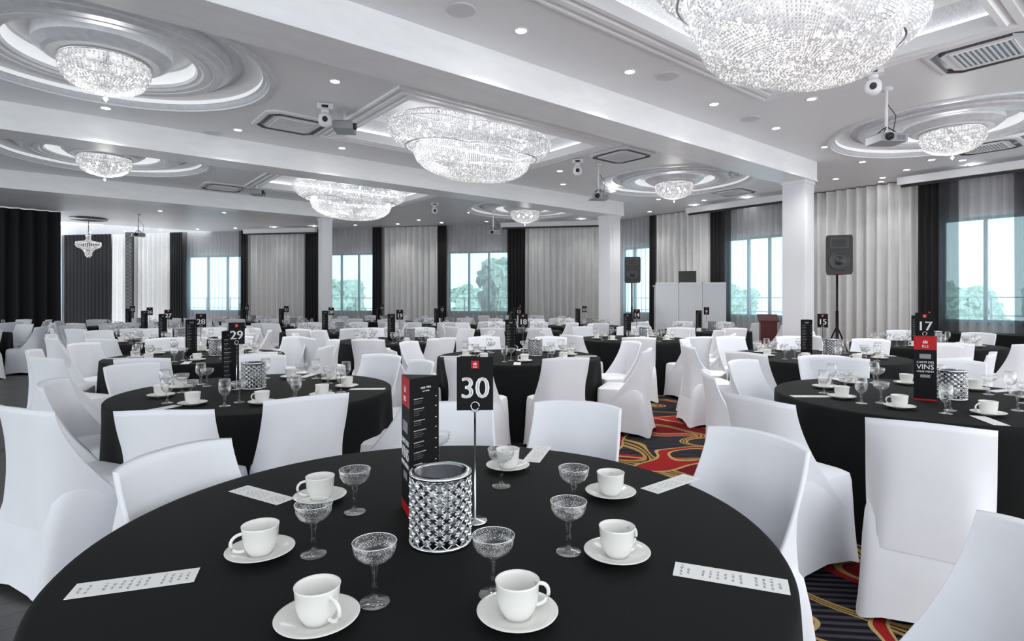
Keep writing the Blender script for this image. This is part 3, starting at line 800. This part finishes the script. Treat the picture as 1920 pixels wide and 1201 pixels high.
# ---------------------------------------------------------------- downlights
b=B(); b.rev([(.075,0),(.075,-.006),(.054,-.008),(.052,.0),(.052,-.002)],24); DR=b.mesh('downlight',[M['white']])
b=B(); b.rev([(.052,-.004),(.001,-.004)],20); DLM=b.mesh('lamp_lens',[M['led']])
dl=[(977,57),(1181,134),(1339,195),(1522,185),(1455,240),(1547,275),(628,152),(446,243),(198,202),(641,277),(357,358),(494,372),(1050,320),(1056,345),(1150,358),(8,322),(1747,299),(1235,373),(1320,375)]
dl2=[(1617,303),(1652,340),(1480,345),(1567,335),(1700,318),(1805,300),(1405,378),(990,385),(880,398),(785,412),(560,392),(300,395),(420,398),(1090,388),(705,405),(250,372)]
pos=[];pos2=[]
for px,py in dl:
    d=2.55*1067/(560-py); pos.append(((px-960)/1067*d,d))
for px,py in dl2:
    d=2.55*1067/(560-py); pos2.append(((px-960)/1067*d,d))
wash=[]
for k in range(9): p=TR@Vector((.6+k*1.5,.85,0)); wash.append((p.x,p.y))
for k in range(14): p=TL@Vector((1.0+k*1.55,.85,0)); wash.append((p.x,p.y))
def dlight(x,y,en,spot=2.2):
    e=obj('downlight',DR,(x,y,CZ),0,None,'small round recessed ceiling downlight, lit','ceiling light','recessed downlights')
    obj('lamp_lens',DLM,parent=e)
    if en<=0: return
    l=bpy.data.lights.new('spot','SPOT'); l.energy=en; l.spot_size=spot; l.spot_blend=.9; l.shadow_soft_size=.04; l.color=(1,.98,.95)
    o=bpy.data.objects.new('lamp_light',l); o.location=(x,y,CZ-.03); COL.objects.link(o)
for x,y in pos: dlight(x,y,110)
for x,y in pos2: dlight(x,y,0)
for x,y in wash: dlight(x,y,40,2.0)

# ---------------------------------------------------------------- AC cassettes
b=B()
def octo(a,c,z):
    return [(-a,-a+c,z),(-a+c,-a,z),(a-c,-a,z),(a,-a+c,z),(a,a-c,z),(a-c,a,z),(-a+c,a,z),(-a,a-c,z)]
def rings(l,mi):
    for i in range(len(l)-1):
        b.add(l[i]+l[i+1],[(k,(k+1)%8,8+(k+1)%8,8+k) for k in range(8)],mi)
rings([octo(.47,.12,-.002),octo(.47,.12,-.025),octo(.44,.12,-.035)],0)
rings([octo(.44,.12,-.035),octo(.41,.11,-.035)],0); rings([octo(.41,.11,-.035),octo(.39,.10,-.015),octo(.345,.08,-.015),octo(.33,.07,-.035)],1); rings([octo(.33,.07,-.035),octo(.26,.02,-.035)],0)
b.add(octo(.26,.02,-.033),[tuple(range(8))],1)
ac=b.mesh('ac_panel',[M['white'],M['dchrome']])
b=B()
for k in range(12): y=-.24+k*.0436; b.box((-.25,y-.008,-.045),(.25,y+.008,-.030))
for q in((-.26,-.25),(.25,.26)): b.box((q[0],-.26,-.045),(q[1],.26,-.03))
for q in((-.26,-.25),(.25,.26)): b.box((-.26,q[0],-.045),(.26,q[1],-.03))
acg=b.mesh('grille',[M['white']])
for px,py in[(548,230),(1165,290),(1850,95),(1850,273),(1375,358),(420,350)]:
    d=2.55*1067/(560-py); x=(px-960)/1067*d
    e=obj('air_conditioner_cassette',ac,(x,d,CZ),AU,None,'square white ceiling air conditioner with louvred grille','air conditioner','ceiling air conditioners'); obj('grille',acg,parent=e)
b=B(); b.rev([(.13,0),(.13,-.008),(.115,-.012),(.001,-.014)],32); cs=b.mesh('ceiling_speaker',[M['coftrim']])
for px,py in[(865,18),(1252,142),(397,248),(1407,222),(1380,330)]:
    d=2.55*1067/(560-py); obj('ceiling_speaker',cs,((px-960)/1067*d,d,CZ),0,None,'round flush grey ceiling loudspeaker','speaker','ceiling loudspeakers')
# projectors
b=B(); b.box((-.17,-.13,-.05),(.17,.13,.04)); b.box((-.15,-.11,.04),(.15,.11,.055),1)
for k in range(6): b.box((.04+k*.018,-.133,-.035),(.05+k*.018,-.13,.025),1)
pj=b.mesh('projector_body',[M['grey'],M['dchrome']])
b=B(); T_=Matrix.Translation((-.07,-.13,0))@Matrix.Rotation(math.pi/2,4,'X'); b.rev([(.045,0),(.045,.035),(.034,.04),(.03,.02),(.001,.02)],24,T=T_); pl=b.mesh('lens',[M['black']])
b=B(); b.tube([(0,0,.055),(0,0,.62)],.018,10); b.rev([(.001,.62),(.07,.62),(.07,.6),(.02,.59)],24); b.box((-.12,-.1,.056),(.12,.1,.064)); b.tube([(.12,.05,.07),(.14,.02,.3),(.02,.02,.45)],.005,5,1)
for sx_,sy_ in((-.1,-.08),(.1,-.08),(-.1,.08),(.1,.08)): b.tube([(sx_,sy_,.05),(0,0,.16)],.007,5,1)
pm=b.mesh('ceiling_mount',[M['white'],M['black']])
for x,d,r in[(4.54,6.9,-.6),(1.64,10.8,-.5),(-.55,16.6,-.4),(-11.3,17.2,0),(-2.28,7.75,1.0),(-5.6,12.5,1.0)]:
    e=empty('projector',(x,d,CZ-.62 if r<.5 else CZ-.22),r+AU,'grey video projector hanging from a white ceiling pole','projector','ceiling projectors')
    obj('projector_body',pj,parent=e); obj('lens',pl,parent=e)
    o=obj('ceiling_mount',pm,parent=e)
    if r>=.5: o.scale=(1,1,.22/.62)
b=B(); b.box((-.10,-.08,-.07),(.10,.08,0)); b.box((-.04,-.1,-.06),(.04,-.08,-.03),1); b.tube([(0,0,-.07),(0,0,-.12)],.05,16); cb=b.mesh('camera_mount',[M['white'],M['black']])
b=B(); b.rev([(.001,-.10),(.05,-.09),(.08,-.05),(.085,0),(.075,.05),(.05,.07),(.001,.075)],24); T_=Matrix.Translation((0,-.07,-.02))@Matrix.Rotation(math.pi/2,4,'X'); b.rev([(.035,0),(.035,.03),(.025,.03),(.001,.025)],16,1,T=T_); ch=b.mesh('camera_head',[M['white'],M['black']])
for x,d in[(4.0,6.3),(1.2,10.4),(-2.05,15.1),(-2.45,7.45)]:
    e=empty('security_camera',(x,d,CZ-.01),math.atan2(d,x)-math.pi/2,'white ceiling-mounted dome camera','camera','ceiling cameras')
    obj('camera_mount',cb,parent=e); obj('camera_head',ch,(0,0,-.19),parent=e)

# ---------------------------------------------------------------- PA speakers
def pa_speaker(x,y,rz,z0):
    e=empty('loudspeaker',(x,y,z0),rz,'black PA loudspeaker on a tripod stand','loudspeaker','black PA loudspeakers')
    b=B(); w,h=.195,.64
    pl_=[(-w,-.18),(w,-.18),(w*.62,.17),(-w*.62,.17)]
    vs=[(px*.92,py,0) for px,py in pl_]+[(px,py,.05) for px,py in pl_]+[(px,py,h-.04) for px,py in pl_]+[(px*.92,py,h) for px,py in pl_]
    fs=[(3,2,1,0),(12,13,14,15)]
    for i in range(3):
        for k in range(4): k2=(k+1)%4; fs.append((i*4+k,i*4+k2,(i+1)*4+k2,(i+1)*4+k))
    b.add(vs,fs); obj('cabinet',b.mesh('cabinet',[M['black']]),parent=e)
    b=B(); R=Matrix.Translation((0,-.181,.22))@Matrix.Rotation(math.pi/2,4,'X')
    b.rev([(.155,0),(.155,.012),(.145,.014),(.12,.004),(.06,.0),(.05,.010),(.001,.014)],36,T=R); obj('woofer',b.mesh('woofer',[M['mesh']]),parent=e)
    b=B(); b.box((-.14,-.19,.42),(.14,-.18,.60)); b.box((-.10,-.195,.45),(.10,-.19,.57),1); obj('horn',b.mesh('horn',[M['mesh'],M['black']]),parent=e)
    b=B(); b.box((-.03,-.184,.03),(.03,-.181,.04)); obj('badge',b.mesh('badge',[M['red']]),parent=e)
    b=B(); b.tube([(0,0,.35),(0,0,z0+.0)],.018,10); b.tube([(0,0,.35),(0,0,1.2)],.024,10)
    for k in range(3):
        a=k*2.094+.5; b.tube([(0,0,.95),(.42*math.cos(a),.42*math.sin(a),.015)],.012,8); b.tube([(0,0,.45),(.22*math.cos(a),.22*math.sin(a),.48)],.008,6)
    obj('speaker_stand',b.mesh('speaker_stand',[M['black']]),(x,y,0),rz,None,'black tripod speaker stand','speaker stand','tripod speaker stands')
pa_speaker(*SPK[0],-.35,1.80); pa_speaker(*SPK[1],-.1,1.80)
# DJ booth
e=empty('dj_booth',(4.58,14.6,0),math.radians(-6),'white panelled disc jockey booth front','booth')
for k in range(3):
    b=B(); x0=-.88+k*.59; b.box((x0,-.02,.02),(x0+.575,.02,1.80),0)
    b.box((x0,-.03,.02),(x0+.02,.03,1.82),1); b.box((x0+.555,-.03,.02),(x0+.575,.03,1.82),1); b.box((x0,-.03,1.78),(x0+.575,.03,1.82),1); b.box((x0,-.03,0),(x0+.575,.03,.03),1)
    obj('panel',b.mesh('panel',[M['panel'],M['white']]),parent=e)
b=B(); b.box((-.88,.05,1.72),(.88,.5,1.76)); b.box((-.85,.1,0),(-.8,.45,1.72)); b.box((.8,.1,0),(.85,.45,1.72)); obj('shelf',b.mesh('shelf',[M['white']]),parent=e)
e=empty('monitor',(4.6,14.9,1.76),math.radians(160),'black laptop-style monitor on the booth','monitor')
b=B(); b.box((-.2,-.14,0),(.2,.14,.02)); obj('keyboard_base',b.mesh('kb',[M['black']]),parent=e)
b=B(); b.box((-.22,.12,.06),(.22,.145,.36)); b.box((-.2,.115,.08),(.2,.12,.34),1); b.box((-.03,.11,.0),(.03,.15,.1)); obj('display',b.mesh('disp',[M['black'],M['screen']]),parent=e)
# lectern
e=empty('lectern',(5.4,12.0,0),-.3,'dark red lectern with a sloped top','lectern')
b=B(); b.box((-.16,-.13,0),(.16,.13,.92)); b.box((-.19,-.16,0),(.19,.16,.05)); b.add([(-.2,-.17,.92),(.2,-.17,.92),(.2,.17,1.04),(-.2,.17,1.04),(-.2,-.17,.95),(.2,-.17,.95),(.2,.17,1.07),(-.2,.17,1.07)],[(0,1,2,3),(7,6,5,4),(0,4,5,1),(1,5,6,2),(2,6,7,3),(3,7,4,0)]); obj('lectern_body',b.mesh('lec',[M['redpod']]),parent=e)
# long side table
b=B(); n=160; vs=[];fs=[]
def rectpt(t,hx,hy):
    P=4*(hx+hy); d=t*P
    if d<2*hx: return(-hx+d,-hy)
    d-=2*hx
    if d<2*hy: return(hx,-hy+d)
    d-=2*hy
    if d<2*hx: return(hx-d,hy)
    return(-hx,hy-(d-2*hx))
for z,f in((.75,0),(.72,.005),(.4,.02),(.01,.03)):
    for k in range(n):
        x,y=rectpt(k/n,1.5,.38); s=f*math.sin(k*1.3)
        vs.append((x+math.copysign(s,x)*(abs(x)>1.49),y+math.copysign(s,y)*(abs(y)>.37),z))
for i in range(3):
    for k in range(n): k2=(k+1)%n; fs.append((i*n+k,(i+1)*n+k,(i+1)*n+k2,i*n+k2))
fs.append(tuple(range(n)))
b.add(vs,fs)
sx,sy=W(13.6,1.9)
obj('side_table',b.mesh('side_table',[M['cloth']]),(sx,sy,0),AU+math.pi/2,None,'long rectangular table draped in black cloth by the window','table')
